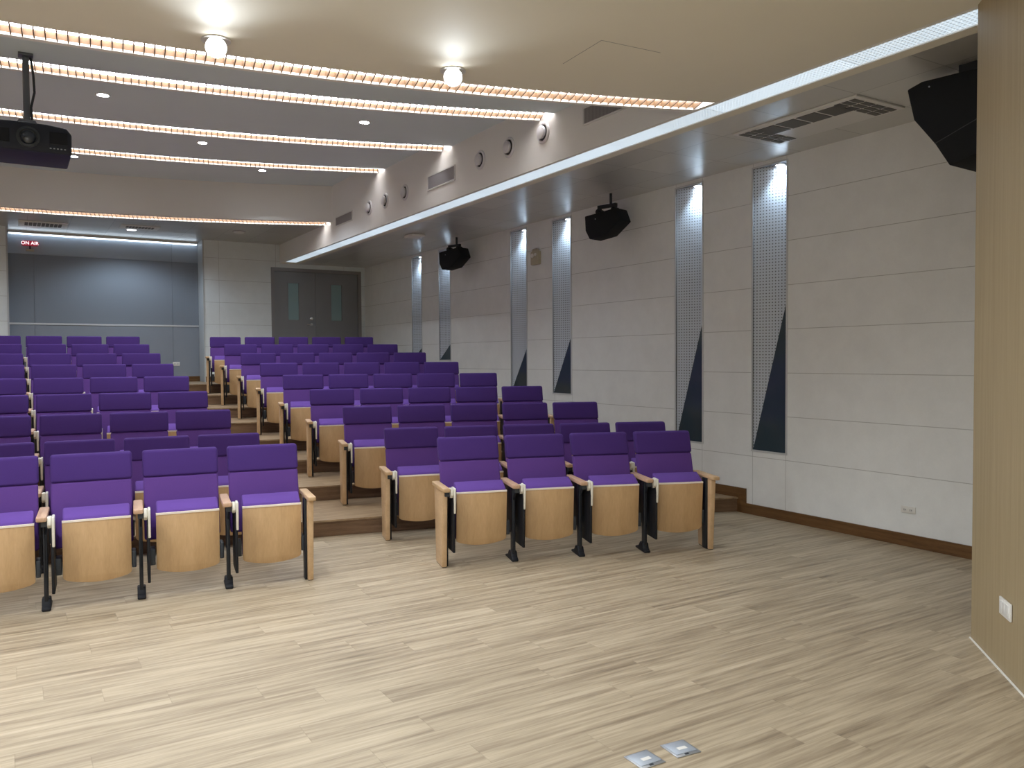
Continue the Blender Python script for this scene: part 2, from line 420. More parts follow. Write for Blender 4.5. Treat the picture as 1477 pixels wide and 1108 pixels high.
def niche(i, y0, y1, zb, label):
    t = empty('wall_recess', (XW, y0, zb))
    D0, D1 = .010, .14      # depth at the far jamb and at the near jamb
    h = NT-zb; w = y1-y0
    # jambs, sill and head in one casing
    c = MB()
    c.box(0, D1+.02, -.006, 0, 0, h); c.box(0, D0+.01, w, w+.006, 0, h)
    c.box(0, D1+.02, 0, w, -.006, 0); c.box(0, D1+.02, 0, w, h, h+.006)
    c.build('casing', M['casing'], t)
    f = MB(); g = .017
    for a, b, p, q in ((-g, 0, -g, h+g), (w, w+g, -g, h+g)): f.box(-.006, .004, a, b, p, q)
    f.box(-.006, .004, 0, w, -g, 0); f.box(-.006, .004, 0, w, h, h+g)
    f.build('frame', M['trimsilver'], t)
    p = MB()
    p.add([(D1, 0, 0), (D0, w, 0), (D0, w, h), (D1, 0, h), (D1+.004, 0, 0), (D0+.004, w, 0), (D0+.004, w, h), (D1+.004, 0, h)],
          [(0, 1, 2, 3), (7, 6, 5, 4), (0, 3, 7, 4), (1, 5, 6, 2), (3, 2, 6, 7), (0, 4, 5, 1)])
    p.build('perforated_panel', M['perf'], t)
    ap = h*APEX[i]
    gl = MB()
    gl.add([(.003, .001, .001), (.003, w-.004, .001), (.003, .001, ap), (.008, .001, .001), (.008, w-.004, .001), (.008, .001, ap)],
           [(0, 1, 2), (5, 4, 3), (0, 3, 4, 1), (1, 4, 5, 2), (2, 5, 3, 0)])
    gl.build('glass_panel', M['darkglass'], t)
    dl = MB(); dl.lathe([(.040, h-.008), (.040, h-.001)], (.062, .13, 0), n=24)
    o = dl.build('downlight', NICHE, t)
    rg = MB(); rg.lathe([(.041, h-.001), (.041, h-.011), (.050, h-.011), (.052, h-.001)], (.062, .13, 0), n=24); rg.build('bezel', M['whitemetal'], o)
    tag(t, label, 'wall recess', 'lit recesses along the right wall')
    l = bpy.data.lights.new('niche_lamp', 'SPOT'); l.energy = NICHE_W; l.color = (.68, .85, 1.0); l.spot_size = math.radians(100); l.spot_blend = 1.0; l.shadow_soft_size = .03
    lo = bpy.data.objects.new('niche_lamp', l); COL.objects.link(lo); lo.location = (XW+.030, y0+.13, NT-.03)
    lo.rotation_euler = (0, -.04, 0)
NICHE_W = 13.0
APEX = [.52, .465, .325, .27, .145, .12]
nlab = ['tall lit perforated wall recess nearest the stage, with the widest black glass wedge',
        'tall lit perforated recess left of the nearest one, rising behind the second row of seats',
        'lit perforated wall recess just right of the beige alarm box',
        'lit perforated wall recess just left of the beige alarm box',
        'narrow lit wall recess partly covered by the farthest black speaker',
        'narrow lit wall recess nearest the grey double door']
# order in the photo from near to far: the speaker hangs in front of the fifth
for i, n_ in enumerate(niches): niche(i, *n_, nlab[i])

# ------------------------------------------------------------------ soffits, ceilings and light strips
def slab(name, ya, yb, Ra, Rb, z, mat, x0=XFL, x1=XF, th=.03, flat_front=False, flat_back=None):
    m = MB(); xx = lin(x0, x1, 40)
    A = [(x, ya if flat_front else arc(ya, Ra, x)) for x in xx]; B = [(x, flat_back if flat_back is not None else arc(yb, Rb, x)) for x in xx]
    ribbon(m, A, B, z, z+th)
    return struct(name, m, mat)
RS = 14.5
strips = [  # near y0, far y0, level, radius, slab height behind
    (5.45, 5.655, 3.475, RS, 3.94), (7.56, 7.82, 3.94, RS, 4.106), (9.71, 9.97, 4.106, RS, 4.246), (11.75, 12.01, 4.246, RS, 4.41), (14.16, 14.47, 3.835, 13.2, 3.835)]
slab('ceiling', YS, 5.45, RS, RS, ZC, M['paint'], flat_front=True)
for i in range(3):
    slab('ceiling', strips[i][1]+.02, strips[i+1][0], RS, RS, strips[i][4], M['slab'])
slab('ceiling', strips[3][1]+.02, 14.08, RS, RS, 4.41, M['slab'])
# beam in front of the rear ceiling
m = MB(); xx = lin(XFL, XF, 40)
ribbon(m, [(x, arc(14.03, 13.4, x)) for x in xx], [(x, arc(14.16, 13.2, x)) for x in xx], Z5, 4.44); struct('ceiling_beam', m, M['fascia'])
m = MB(); ribbon(m, [(x, arc(14.49, 13.2, x)) for x in xx], [(x, YB+.52) for x in xx], Z5, Z5+.03); struct('ceiling_rear', m, M['tileback'])
# risers between one level and the next, behind each strip
for i in range(4):
    yf, zl, zh = strips[i][1], strips[i][2], strips[i][4]
    m = MB(); ribbon(m, [(x, arc(yf+.012, RS, x)) for x in xx], [(x, arc(yf+.030, RS, x)) for x in xx], zl+.016, zh+.03)
    struct('ceiling_upstand', m, M['slab'])
slabels = ['curved louvred ceiling light strip nearest the camera, meeting the bright cove at the right',
           'second curved louvred ceiling strip, just behind the two bright spotlights',
           'third curved louvred ceiling strip, running behind the projector mount',
           'fourth curved louvred ceiling strip, meeting the right edge of the projector',
           'rearmost louvred light strip, under the deep beam before the metal rear ceiling']
for i, (yn, yf, zl, R, zh) in enumerate(strips):
    x1 = XF if i else XF-.02
    xx = lin(XFL, x1, 60)
    t = empty('ceiling_light_strip', (0, 0, zl)); BH = .054
    def loc(P): return P
    m = MB()
    ribbon(m, [(x, arc(yn+.003, R, x)) for x in xx], [(x, arc(yf-.003, R, x)) for x in xx], BH, BH+.006)
    m.build('light_panel', STRIP, t)
    m = MB()
    ribbon(m, [(x, arc(yn-.010, R, x)) for x in xx], [(x, arc(yn, R, x)) for x in xx], .001, BH)
    ribbon(m, [(x, arc(yf-.002, R, x)) for x in xx], [(x, arc(yf+.006, R, x)) for x in xx], .001, BH)
    m.build('side_board', M['vane'], t)
    m = MB()
    ribbon(m, [(x, arc(yf-.012, R, x)) for x in xx], [(x, arc(yf+.030, R, x)) for x in xx], -.005, .001)
    ribbon(m, [(x, arc(yf-.012, R, x)) for x in xx], [(x, arc(yf-.0025, R, x)) for x in xx], .001, .011)
    m.build('edge_trim', M['lip'], t)
    m = MB(); sp = .058; n = int((x1-XFL)/sp)
    for j in range(n):
        x = XFL+.02+j*sp
        xb = x+(yf-yn)*((x-XC)/R)*1.0     # vanes stand square to the curve
        ya, yb = arc(yn, R, x), arc(yf-.003, R, min(xb, x1-.002))
        w = .0034
        m.add([(x-w, ya, -.001), (x+w, ya, -.001), (xb+w, yb, -.001), (xb-w, yb, -.001), (x-w, ya, .050), (x+w, ya, .050), (xb+w, yb, .050), (xb-w, yb, .050)],
              [(0, 3, 2, 1), (4, 5, 6, 7), (0, 1, 5, 4), (1, 2, 6, 5), (2, 3, 7, 6), (3, 0, 4, 7)])
    m.build('louvre', M['vane'], t)
    tag(t, slabels[i], 'light strip', 'curved ceiling light strips')

# right side: bulkhead face, cove light, metal tiled soffit
mb = MB()
mb.add([(XF, 5.2, ZC), (XF, YB, ZC), (XF, YB, 4.5), (XF, 5.2, 4.5), (XF+.02, 5.2, ZC), (XF+.02, YB, ZC), (XF+.02, YB, 4.5), (XF+.02, 5.2, 4.5)],
       [(0, 1, 2, 3), (7, 6, 5, 4), (0, 3, 7, 4), (1, 5, 6, 2), (3, 2, 6, 7), (0, 4, 5, 1)])
mb.box(XF, XF+.02, YS, 5.2, ZC, 4.5)
struct('wall_bulkhead_right', mb, M['fascia'])
mb = MB(); mb.box(XFL-.02, XFL, YS, YB, ZC, 4.5); struct('wall_bulkhead_left', mb, M['fascia'])
mb = MB(); mb.box(XF+.262, XF+.36, 2.0, YB, ZC-.004, ZC+.03); struct('trim_1', mb, M['paint'])
mb = MB(); mb.box(XF+.36, XW+.3, YS, YB, ZC, ZC+.03); struct('ceiling_soffit_right', mb, M['tile'])
mb = MB(); mb.box(XL, XFL-.30, YS, YB, ZC, ZC+.03); mb.box(XFL-.31, XFL-.018, YS, YB, ZC+.014, ZC+.04); struct('ceiling_soffit_left', mb, M['tile'])
t = empty('cove_light', (XF+.02, 2.2, ZC))
m = MB(); m.box(.012, .232, 0, YB-2.2-.25, .006, .012); m.build('diffuser', COVE, t)
m = MB(); m.box(0, .012, -.05, YB-2.2-.20, -.003, .02); m.box(.232, .243, -.05, YB-2.2-.20, -.003, .02); m.box(.012, .232, YB-2.2-.25, YB-2.2-.2, -.003, .02); m.build('edge_trim', M['lip'], t)
tag(t, 'long straight cool-white cove light running above the right side aisle', 'cove light')
t = empty('cove_light', (XFL-.262, 2.2, ZC))
m = MB(); m.box(.012, .232, 0, YB-2.2-.25, .006, .012); m.build('diffuser', COVE, t)
m = MB(); m.box(0, .012, -.05, YB-2.2-.20, -.003, .02); m.box(.232, .243, -.05, YB-2.2-.20, -.003, .02); m.build('edge_trim', M['lip'], t)
tag(t, 'long cool-white cove light above the left side aisle, outside the left edge', 'cove light')
# filler between the cove end and the back wall
mb = MB(); mb.box(XF+.02, XF+.262, YB-.2, YB, ZC, ZC+.03); struct('trim_2', mb, M['paint'])
mb = MB(); mb.box(XF+.02, XF+.262, YS, 2.15, ZC, ZC+.03); struct('trim_3', mb, M['paint'])

mb = MB()
for (a, b), (c, d_) in (((3.085, 4.367), (3.06, 3.93)), ((3.06, 3.93), (3.50, 3.90))):
    v = Vector((c-a, d_-b)).normalized()*.0015; n_ = Vector((-v.y, v.x))
    mb.prism([(a+n_.x, b+n_.y), (c+n_.x, d_+n_.y), (c-n_.x, d_-n_.y), (a-n_.x, b-n_.y)], 'z', ZC-.0008, ZC+.001)
struct('trim_5', mb, M['slot'])

# ------------------------------------------------------------------ back wall, bay and doors
DX0, DX1, DZ = 4.385, 6.175, 3.36
BX0, BX1 = -.02, 3.10
ZT = 8*H1
mb = MB()
def wq(x0, x1, z0, z1): mb.box(x0, x1, YB, YB+.06, z0, z1)
wq(XL, BX0, ZT-.1, 3.9); wq(BX1, DX0-.03, ZT-.1, 3.9); wq(DX0-.03, DX1+.03, DZ+.03, 3.9); wq(DX1+.03, XW+.1, ZT-.1, 3.9)
struct('wall_back', mb, M['wallback'])
mb = MB(); mb.box(BX0-.3, BX1+.3, YB+.56, YB+.60, ZT-.1, 3.9); struct('wall_bay_outer', mb, M['bayplain'])
YR = YB+.50
mb = MB(); mb.box(BX1, BX1+.03, YB+.061, YB+.56, ZT, 3.9); mb.box(BX1-.012, BX1+.012, YB-.006, YB+.01, ZT, Z5); struct('wall_bay_right', mb, M['reveal'])
mb = MB(); mb.box(BX0-.03, BX0, YB+.061, YB+.56, ZT, 3.9); mb.box(BX0-.012, BX0+.012, YB-.006, YB+.01, ZT, Z5); struct('wall_bay_left', mb, M['reveal'])
t = empty('acoustic_panel_wall', (BX0, YR, ZT)); W = BX1-BX0
def seg(m, xs_, z0, z1, d=0):
    for a, b in zip(xs_[:-1], xs_[1:]): m.box(a+.002, b-.002, d, .05, z0+.002, z1-.002)
m = MB(); seg(m, [0, .39, 2.65, W], 2.252-ZT, 3.446-ZT); m.build('perforated_panel', M['bay'], t)
m = MB(); seg(m, [0, 2.65, W], 3.446-ZT, 3.83-ZT); m.build('header_panel', M['bayband'], t)
m = MB(); seg(m, [0, .39, 2.65, W], .10, 2.222-ZT); m.build('lower_panel', M['bayplain'], t)
m = MB(); m.box(0, W, -.010, .05, 2.222-ZT, 2.252-ZT); m.build('rail', M['trimsilver'], t)
m = MB(); m.box(0, W, -.012, .05, 0, .10); m.build('skirting', M['base'], t)
tag(t, 'dark grey perforated panelled wall recessed at the back under a tube light', 'panelled wall')
t = empty('tube_light', (BX0+.02, YR-.075, 3.783))
m = MB(); m.box(0, W-.04, -.02, .0745, .012, .0525); m.build('housing', M['whitemetal'], t)
m = MB(); m.tube((.01, 0, 0), (W-.05, 0, 0), .009, n=12); m.build('tube', TUBE, t)
tag(t, 'long horizontal tube light along the top of the dark grey rear panel wall', 'tube light')
mb = MB(); mb.box(XL, BX0-.012, YB-.014, YB, ZT, ZT+.10); mb.box(BX1+.012, DX0-.03, YB-.014, YB, ZT, ZT+.10); struct('baseboard_back', mb, M['base'])

# double door
t = empty('door_1', ((DX0+DX1)/2, YB, ZT)); t['kind'] = 'structure'
hw = (DX1-DX0)/2; DH = DZ-ZT
m = MB(); m.box(-hw-.03, -hw+.035, -.012, .10, 0, DH+.03); m.box(hw-.035, hw+.03, -.012, .10, 0, DH+.03); m.box(-hw+.035, hw-.035, -.012, .10, DH-.035, DH+.03)
m.build('door_frame', M['doorframe'], t)
mid = 5.245-(DX0+DX1)/2
wins = [(4.697-5.28, 4.908-5.28), (5.573-5.28, 5.798-5.28)]
wz0, wz1 = 2.372-ZT, 3.10-ZT
for a, b, (wa, wb) in ((-hw+.037, mid-.002, wins[0]), (mid+.002, hw-.037, wins[1])):
    m = MB(); y0, y1 = .028, .07
    m.box(a, wa, y0, y1, .006, DH-.037); m.box(wb, b, y0, y1, .006, DH-.037); m.box(wa, wb, y0, y1, .006, wz0); m.box(wa, wb, y0, y1, wz1, DH-.037)
    lf = m.build('door_leaf', M['door'], t)
    m = MB(); m.box(wa, wb, .048, .054, wz0, wz1); m.build('vision_panel', M['doorglass'], lf)
    m = MB(); g = .010
    m.box(wa-g, wa, .022, .028, wz0-g, wz1+g); m.box(wb, wb+g, .022, .028, wz0-g, wz1+g); m.box(wa, wb, .022, .028, wz0-g, wz0); m.box(wa, wb, .022, .028, wz1, wz1+g); m.build('glazing_bead', M['door'], lf)
m = MB(); hx = mid-.085
m.lathe([(.028, 0), (.028, -.008), (.012, -.010), (.012, -.05)], (hx, .028, 2.285-ZT), 'y', 20); m.tube((hx, -.022, 2.285-ZT), (hx-.11, -.022, 2.285-ZT), .011)
m.build('handle', M['chrome'], t)
m = MB(); m.lathe([(.030, 0), (.030, -.012), (.016, -.018)], (hx, .028, 2.40-ZT), 'y', 20); m.build('lock', M['chrome'], t)
mb = MB(); mb.box(DX0-.2, DX1+.2, YB+.12, YB+.16, ZT-.1, 3.6); struct('wall_back_outer', mb, M['doorframe'])

# ------------------------------------------------------------------ on-air sign
t = empty('on_air_sign', (.325, YR-.02, 3.63))
m = MB(); m.prism([(-.122, -.032), (-.112, -.042), (.112, -.042), (.122, -.018), (.142, 0), (.122, .018), (.112, .042), (-.112, .042), (-.122, .032)], 'y', -.045, .018); m.build('sign_box', M['signred'], t)
cu = bpy.data.curves.new('txt', 'FONT'); cu.body = 'ON AIR'; cu.size = .078; cu.extrude = .002; cu.offset = .0012; cu.align_x = 'CENTER'; cu.align_y = 'CENTER'
to = bpy.data.objects.new('txt', cu); COL.objects.link(to)
dg = bpy.context.evaluated_depsgraph_get(); me = bpy.data.meshes.new_from_object(to.evaluated_get(dg)); bpy.data.objects.remove(to)
me.materials.clear(); me.materials.append(M['signtext'])
o = bpy.data.objects.new('lettering', me); COL.objects.link(o); o.parent = t; o.rotation_euler = (PI/2, 0, 0); o.location = (-.002, -.047, 0)
m = MB(); m.box(-.06, .06, -.02, .018, -.135, -.098); m.build('driver_box', M['beige'], t, bevel=.004)
m = MB(); m.box(-.012, .012, 0, .018, -.098, -.042); m.build('conduit', M['dgrey'], t)
tag(t, 'small red lit ON AIR sign high on the grey rear wall', 'sign')

# ------------------------------------------------------------------ angled timber wall at the right of the stage
P0 = Vector((4.518, 2.492)); dr = Vector((3.976-4.53, 1.946-2.49)).normalized()
P1 = P0+dr*2.4
mb = MB(); poly = [tuple(P0), tuple(P1), (P1.x+.3, P1.y-.3), (XW, P1.y-.3), (XW, P0.y+.05), (P0.x+.35, P0.y+.05)]
mb.prism(poly, 'z', .0, ZC)
struct('wall_stage_right', mb, M['woodwall'])
mb = MB(); n2 = Vector((dr.y, -dr.x)); n2 = n2 if n2.x < 0 else -n2
a = P0+n2*.002; b = P1+n2*.002; c = P1+n2*.010; d_ = P0+n2*.010
mb.prism([tuple(a), tuple(b), tuple(c), tuple(d_)], 'z', 0, .006); struct('trim_4', mb, M['lip'])
mb = MB(); mb.prism([(-(P0.x)+.31, 2.49), (-(P0.x)+.31-.9*0+1.6, .9), (-(P0.x)+.31, .6), (XL, .6), (XL, 2.49)], 'z', 0, ZC); struct('wall_stage_left', mb, M['woodwall'])

# switch plate on the timber wall
def on_diag(s, off=.002): p = P0+dr*s+n2*off; return p
s0 = (Vector((4.123, 2.09))-P0).dot(dr); p = on_diag(s0)
t = empty('switch_plate', (p.x, p.y, .332), math.atan2(dr.y, dr.x))
m = MB(); m.box(-.078, .078, 0, .010, -.043, .043)
side = 1 if (Matrix.Rotation(math.atan2(dr.y, dr.x), 3, 'Z') @ Vector((0, 1, 0))).to_2d().dot(n2) > 0 else -1
def fl(mb_, s=side):
    mb_.v = [(x, y*s, z) for x, y, z in mb_.v]; return mb_
fl(m).build('plate', M['white'], t, bevel=.003)
for q in (-.042, 0, .042):
    m = MB(); m.box(q-.018, q+.018, .008, .014, -.028, .028); fl(m).build('socket_insert', M['whitemetal'], t, bevel=.002)
tag(t, 'white socket plate low on the angled timber wall', 'socket plate')

def wall_plate(name, loc, rz, w, h, label, cat, slots=2, depth=.009):
    """local -y faces the room"""
    t = empty(name, loc, rz)
    m = MB(); m.box(-w/2, w/2, -depth, 0, -h/2, h/2); m.build('plate', M['white'], t, bevel=.003)
    for i in range(slots):
        q = (i-(slots-1)/2)*w/(slots+.4)
        m = MB(); m.lathe([(h*.22, -depth-.002), (h*.22, -depth+.002)], (q, 0, 0), 'y', 20); f = m.build('outlet', M['whitemetal'], t)
        m = MB(); m.box(q-.008, q-.005, -depth-.003, -depth, -.008, .008); m.box(q+.005, q+.008, -depth-.003, -depth, -.006, .006); m.build('slot', M['ventdark'], f)
    tag(t, label, cat); return t
wall_plate('wall_outlet', (XW-.001, 3.99, .303), -PI/2, .128, .056, 'white double wall socket low on the pale right wall above the skirting', 'wall socket')
wall_plate('wall_outlet', (2.678, YR-.001, 1.515), 0, .125, .075, 'small white wall socket on the grey rear panels beside the aisle', 'wall socket')

# alarm box on the right wall
t = empty('alarm_box', (XW, 9.535, 2.985), -PI/2)
m = MB(); m.box(-.095, .095, -.055, .001, -.105, .08); m.build('body', M['beige'], t, bevel=.012)
m = MB(); m.prism([(-.07, .08), (.07, .08), (.045, .115), (-.045, .115)], 'y', -.05, -.004); m.build('top_cover', M['beige'], t, bevel=.006)
m = MB(); m.tube((-.03, -.07, .02), (-.03, -.05, .02), .03, n=16); m.tube((.045, -.07, .03), (.045, -.05, .03), .02, n=16); m.build('lamp_head', M['white'], t)
tag(t, 'beige alarm box between two lit recesses high on the right wall', 'alarm box')

# ------------------------------------------------------------------ vents on the bulkhead
for i, (y, lab) in enumerate(((6.75, 'round white air vent on the cream bulkhead, nearest the stage'), (7.40, 'round white air vent second from the stage on the bulkhead'),
                (8.02, 'round white air vent third from the stage, beside the middle grille'), (10.07, 'round white air vent just behind the middle grille on the bulkhead'),
                (10.74, 'round white air vent second from the back of the bulkhead'), (11.34, 'round white air vent farthest back on the bulkhead, before the rear grille'))):
    t = empty('round_vent', (XF, y, 3.80))
    m = MB(); m.lathe([(.078, -.004), (.082, -.016), (.098, -.016), (.108, -.006), (.108, 0)], (0, 0, 0), 'x', 32); m.build('ring', M['ventwhite'], t)
    m = MB(); m.lathe([(.081, 0), (.081, -.0015)], (-.003, 0, 0), 'x', 32); m.build('throat', M['ventdark'], t)
    m = MB(); m.lathe([(.060, -.012), (.066, -.030), (.060, -.040), (.03, -.048), (.001, -.050)], (-.004, .0, 0), 'x', 32); m.build('disc', M['ventwhite'], t)
    m = MB(); m.tube((-.002, 0, 0), (-.018, 0, 0), .008, n=10); m.build('stem', M['alu'], t)
    tag(t, lab, 'round vent', 'round air vents on the bulkhead')
for y0, y1, z0, z1, lab in ((5.46, 6.09, 3.70, 3.87, 'grey slatted air grille on the bulkhead under the nearest light strip'),
                (8.62, 9.37, 3.69, 3.875, 'white-framed air grille in the middle of the bulkhead under the third strip'),
                (12.02, 12.78, 3.72, 3.875, 'smallest-looking slatted air grille at the far end of the bulkhead')):
    t = empty('air_grille', (XF, y0, z0)); w = y1-y0; h = z1-z0; g = .016
    m = MB(); m.box(-.012, 0, 0, g, 0, h); m.box(-.012, 0, w-g, w, 0, h); m.box(-.012, 0, g, w-g, 0, g); m.box(-.012, 0, g, w-g, h-g, h); m.build('frame', M['whitemetal'], t)
    m = MB(); m.box(-.003, 0, g, w-g, g, h-g); m.build('backing', M['slot'], t)
    m = MB(); n = int((w-2*g)/.020)
    for j in range(n):
        q = g+.010+j*(w-2*g-.01)/n; m.box(-.011, -.003, q, q+.007, g, h-g)
    m.build('slats', M['grille'], t)
    tag(t, lab, 'air grille', 'slatted air grilles on the bulkhead')

# ------------------------------------------------------------------ ceiling devices
def cassette(x0, x1, y0, y1, z, label, along='y'):
    t = empty('air_conditioner', ((x0+x1)/2, (y0+y1)/2, z)); w = x1-x0; l = y1-y0
    m = MB(); m.box(-w/2, w/2, -l/2, l/2, -.014, .001); m.build('face_plate', M['whitemetal'], t, bevel=.004)
    if along == 'y':
        m = MB()
        for j in range(4): m.box(-w/2+.06, -.02, -.40+j*.20+.012, -.40+(j+1)*.20-.012, -.018, -.012)
        m.build('intake_grille', M['acslot'], t)
        for s in (-1, 1):
            m = MB(); cy = s*(l/2-.13)
            for a in range(3):
                for b_ in range(4): m.box(-w/2+.03+b_*(w-.06)/4+.010, -w/2+.03+(b_+1)*(w-.06)/4-.010, cy-.095+a*.065+.008, cy-.095+(a+1)*.065-.008, -.018, -.012)
            m.build('outlet_grille', M['acslot'], t)
    else:
        m = MB()
        for j in range(9): m.box(-w/2+.08+j*(w-.16)/9+.006, -w/2+.08+(j+1)*(w-.16)/9-.006, -l/2+.08, l/2-.16, -.018, -.012)
        m.build('intake_grille', M['acslot'], t)
    tag(t, label, 'air conditioner'); return t
cassette(5.275, 5.865, 3.78, 4.98, ZC, 'white ceiling air conditioner with dark grilles in the right side soffit')
cassette(.15, .85, 15.25, 15.85, Z5, 'ceiling air conditioner in the metal rear ceiling beside the ON AIR sign', 'x')
cassette(1.60, 2.20, 14.88, 15.30, Z5, 'ceiling air conditioner in the rear ceiling above the small downlight', 'x')

def downlight(x, y, z, r, mat, label, name='downlight', W=30, size=110, lampcol=(1, .97, .92), group=None):
    t = empty(name, (x, y, z))
    m = MB(); m.lathe([(r, -.001), (r*1.02, -.006), (r*1.28, -.006), (r*1.34, -.0005)], (0, 0, 0), n=32); m.build('bezel', M['whitemetal'], t)
    m = MB(); m.lathe([(r, -.0035), (r, -.0005)], (0, 0, 0), n=32); m.build('lens', mat, t)
    tag(t, label, 'downlight', group)
    if W:
        l = bpy.data.lights.new(name+'_lamp', 'SPOT'); l.energy = W; l.color = lampcol; l.spot_size = math.radians(size); l.spot_blend = .5; l.shadow_soft_size = r
        lo = bpy.data.objects.new(name+'_lamp', l); COL.objects.link(lo); lo.location = (x, y, z-.02)
for x, y, z, lab in ((.80, 8.71, 4.106, 'small round ceiling downlight right of the projector pole, between second and third strips'),
                (3.27, 8.30, 4.106, 'small round ceiling downlight between second and third strips, near the bulkhead'),
                (2.06, 10.58, 4.246, 'small round ceiling downlight between third and fourth light strips'),
                (.80, 12.85, 4.41, 'small round ceiling downlight beside the lower right corner of the projector'),
                (3.26, 12.40, 4.41, 'small round ceiling downlight before the deep beam, right of centre'),
                (-2.97, 8.30, 4.106, 'round ceiling downlight far left, between second and third strips'),
                (-1.76, 10.58, 4.246, 'round ceiling downlight far left, between third and fourth strips'), (-2.96, 12.40, 4.41, 'round ceiling downlight far left, before the deep beam')):
    downlight(x, y, z, .050, SPOT, lab, W=50, size=130, lampcol=(.84, .92, 1), group='small ceiling downlights')
downlight(1.82, 15.45, Z5, .075, emis('rear_downlight_glow', (.9, .93, 1), 6), 'round ceiling downlight in the metal rear ceiling', W=52, size=150, lampcol=(.72, .86, 1))
t = empty('ceiling_detector', (3.45, 14.72, Z5))
m = MB(); m.lathe([(.095, -.0005), (.095, -.02), (.075, -.035), (.001, -.04)], (0, 0, 0), n=32); m.build('body', M['whitemetal'], t)
m = MB(); m.lathe([(.11, -.0005), (.11, -.008), (.096, -.010)], (0, 0, 0), n=32); m.build('base_ring', M['grille'], t)
tag(t, 'round unlit disc fitting on the rear metal ceiling, right of the downlight', 'ceiling detector')
t = empty('access_point', (5.29, 11.42, ZC))
m = MB(); m.box(-.11, .11, -.15, .15, -.045, -.004); m.build('body', M['white'], t, bevel=.012)
m = MB(); m.box(-.07, .07, -.10, .10, -.006, -.0005); m.build('mount', M['dgrey'], t)
tag(t, 'white box unit fixed to the side soffit before the farthest speaker', 'ceiling box')

# two aimed spotlights in the front ceiling
def spotlight(x, y, label, W):
    t = empty('ceiling_spotlight', (x, y, ZC))
    m = MB(); m.lathe([(.085, -.0005), (.085, -.007), (.070, -.008)], (0, 0, 0), n=32); m.build('bezel', M['whitemetal'], t)
    d = Vector((-x*.55, -y*.55, -1.9)).normalized(); c = Vector((0, 0, -.035))
    m = MB(); m.tube(c-d*.03, c+d*.035, .055, .062, n=28); m.build('lamp_head', M['whitemetal'], t)
    m = MB(); m.tube(c+d*.0355, c+d*.038, .058, n=28); m.build('lens', SPOTBIG, t)
    tag(t, label, 'spotlight', 'bright spotlights in the front ceiling')
    l = bpy.data.lights.new('stage_lamp', 'SPOT'); l.energy = W; l.color = (.88, .94, 1); l.spot_size = math.radians(162); l.spot_blend = .8; l.shadow_soft_size = .06
    lo = bpy.data.objects.new('stage_lamp', l); COL.objects.link(lo); lo.location = Vector((x, y, ZC))+c+d*.06
    lo.rotation_euler = (Vector((-x*.10, -y*.12, -1)).normalized()).to_track_quat('-Z', 'Y').to_euler()
spotlight(1.08, 5.10, 'glaring ceiling spotlight near the top left, in front of the nearest strip', 88)
spotlight(2.53, 4.84, 'glaring ceiling spotlight near the top centre, right of the other one', 48)
spotlight(-.78, 5.10, 'ceiling spotlight left of the glaring pair, beyond the left edge', 88)
spotlight(-2.23, 4.84, 'outermost ceiling spotlight on the left, beyond the left edge', 88)
# unseen downlights added behind the camera to brighten the stage floor and walls
for x in (-3.4, -1.9, -.4):
    for y in (.8, -1.8):
        if y < 0 or True:
            downlight(x, y, ZC, .06, SPOT, 'added unseen ceiling downlight brightening the stage floor', W=92, size=165, lampcol=(.86, .93, 1), group='added unseen fill downlights')
for x in (-1.6, .2): pass

# ------------------------------------------------------------------ speakers
def speaker(x, y, z, rz, poly, depth, label, seam=None, bx=(0.14, .36), flat=False):
    """local x runs along the cabinet towards the rear of the hall, local y to the wall"""
    t = empty('speaker', (x, y, z), rz)
    m = MB(); m.prism(poly, 'y', 0, depth); m.build('cabinet', M['speaker'], t, bevel=.012, seg=3)
    if seam:
        (a, b), (c, d) = seam
        m = MB(); m.tube((a, -.001, b), (c, -.001, d), .003, n=6); m.build('grille_seam', M['ventdark'], t)
    top = ZC-z
    m = MB()
    if flat:
        m.box(-.16, .20, -.16, -.10, .018, top-.001); m.tube((.17, -.13, -.004), (.17, -.13, .03), .012)
    else:
        m.box(bx[0]-.02, bx[0]+.02, -.125, -.095, -.002, top*.50); m.box(bx[1]-.02, bx[1]+.02, -.125, -.095, -.002, top*.50); m.box(bx[0]-.02, bx[1]+.02, -.13, -.09, top*.34, top*.50)
        m.tube(((bx[0]+bx[1])/2-.05, -.11, top*.45), ((bx[0]+bx[1])/2-.05, -.11, top), .016)
    m.build('hanging_bracket', M['black'], t)
    if not flat:
        for q in bx:
            m = MB(); m.tube((q, -.155, .045), (q, -.065, .045), .030, n=16); m.build('clamp_knob', M['black2'], t)
    m = MB(); m.tube((.34, -.002, -.05), (.34, .006, -.05), .005, n=10); m.build('badge', M['alu'], t)
    tag(t, label, 'speaker', 'black hanging speakers along the right wall'); return t
hexa = [(.05, .045), (.50, 0), (.49, -.17), (.43, -.275), (.19, -.245), (-.01, -.10)]
rzs = math.atan2(.965, -.262)
hexb = [(p_[0], p_[1]) for p_ in hexa]
def mir(poly): return poly
# local y must point towards the wall (world +x), i.e. right-handed with local x towards the rear
sp_depth = -.22
speaker(5.90, 7.26, 3.235, rzs, hexb, sp_depth, 'black hanging speaker in the middle of the right wall, clear of the recesses')
speaker(5.92, 11.13, 3.255, rzs, hexb, sp_depth, 'farthest black hanging speaker, overlapping a lit recess near the rear')
big = [(-.16, -.02), (.393, 0), (.495, -.028), (.446, -.243), (.30, -.437), (.204, -.597), (0, -.55), (-.16, -.40)]
speaker(5.25, 2.86, 3.405, math.atan2(1, -.06), big, -.36, 'largest black speaker, half hidden behind the angled timber wall', seam=((.30, -.432), (-.06, -.30)), flat=True)

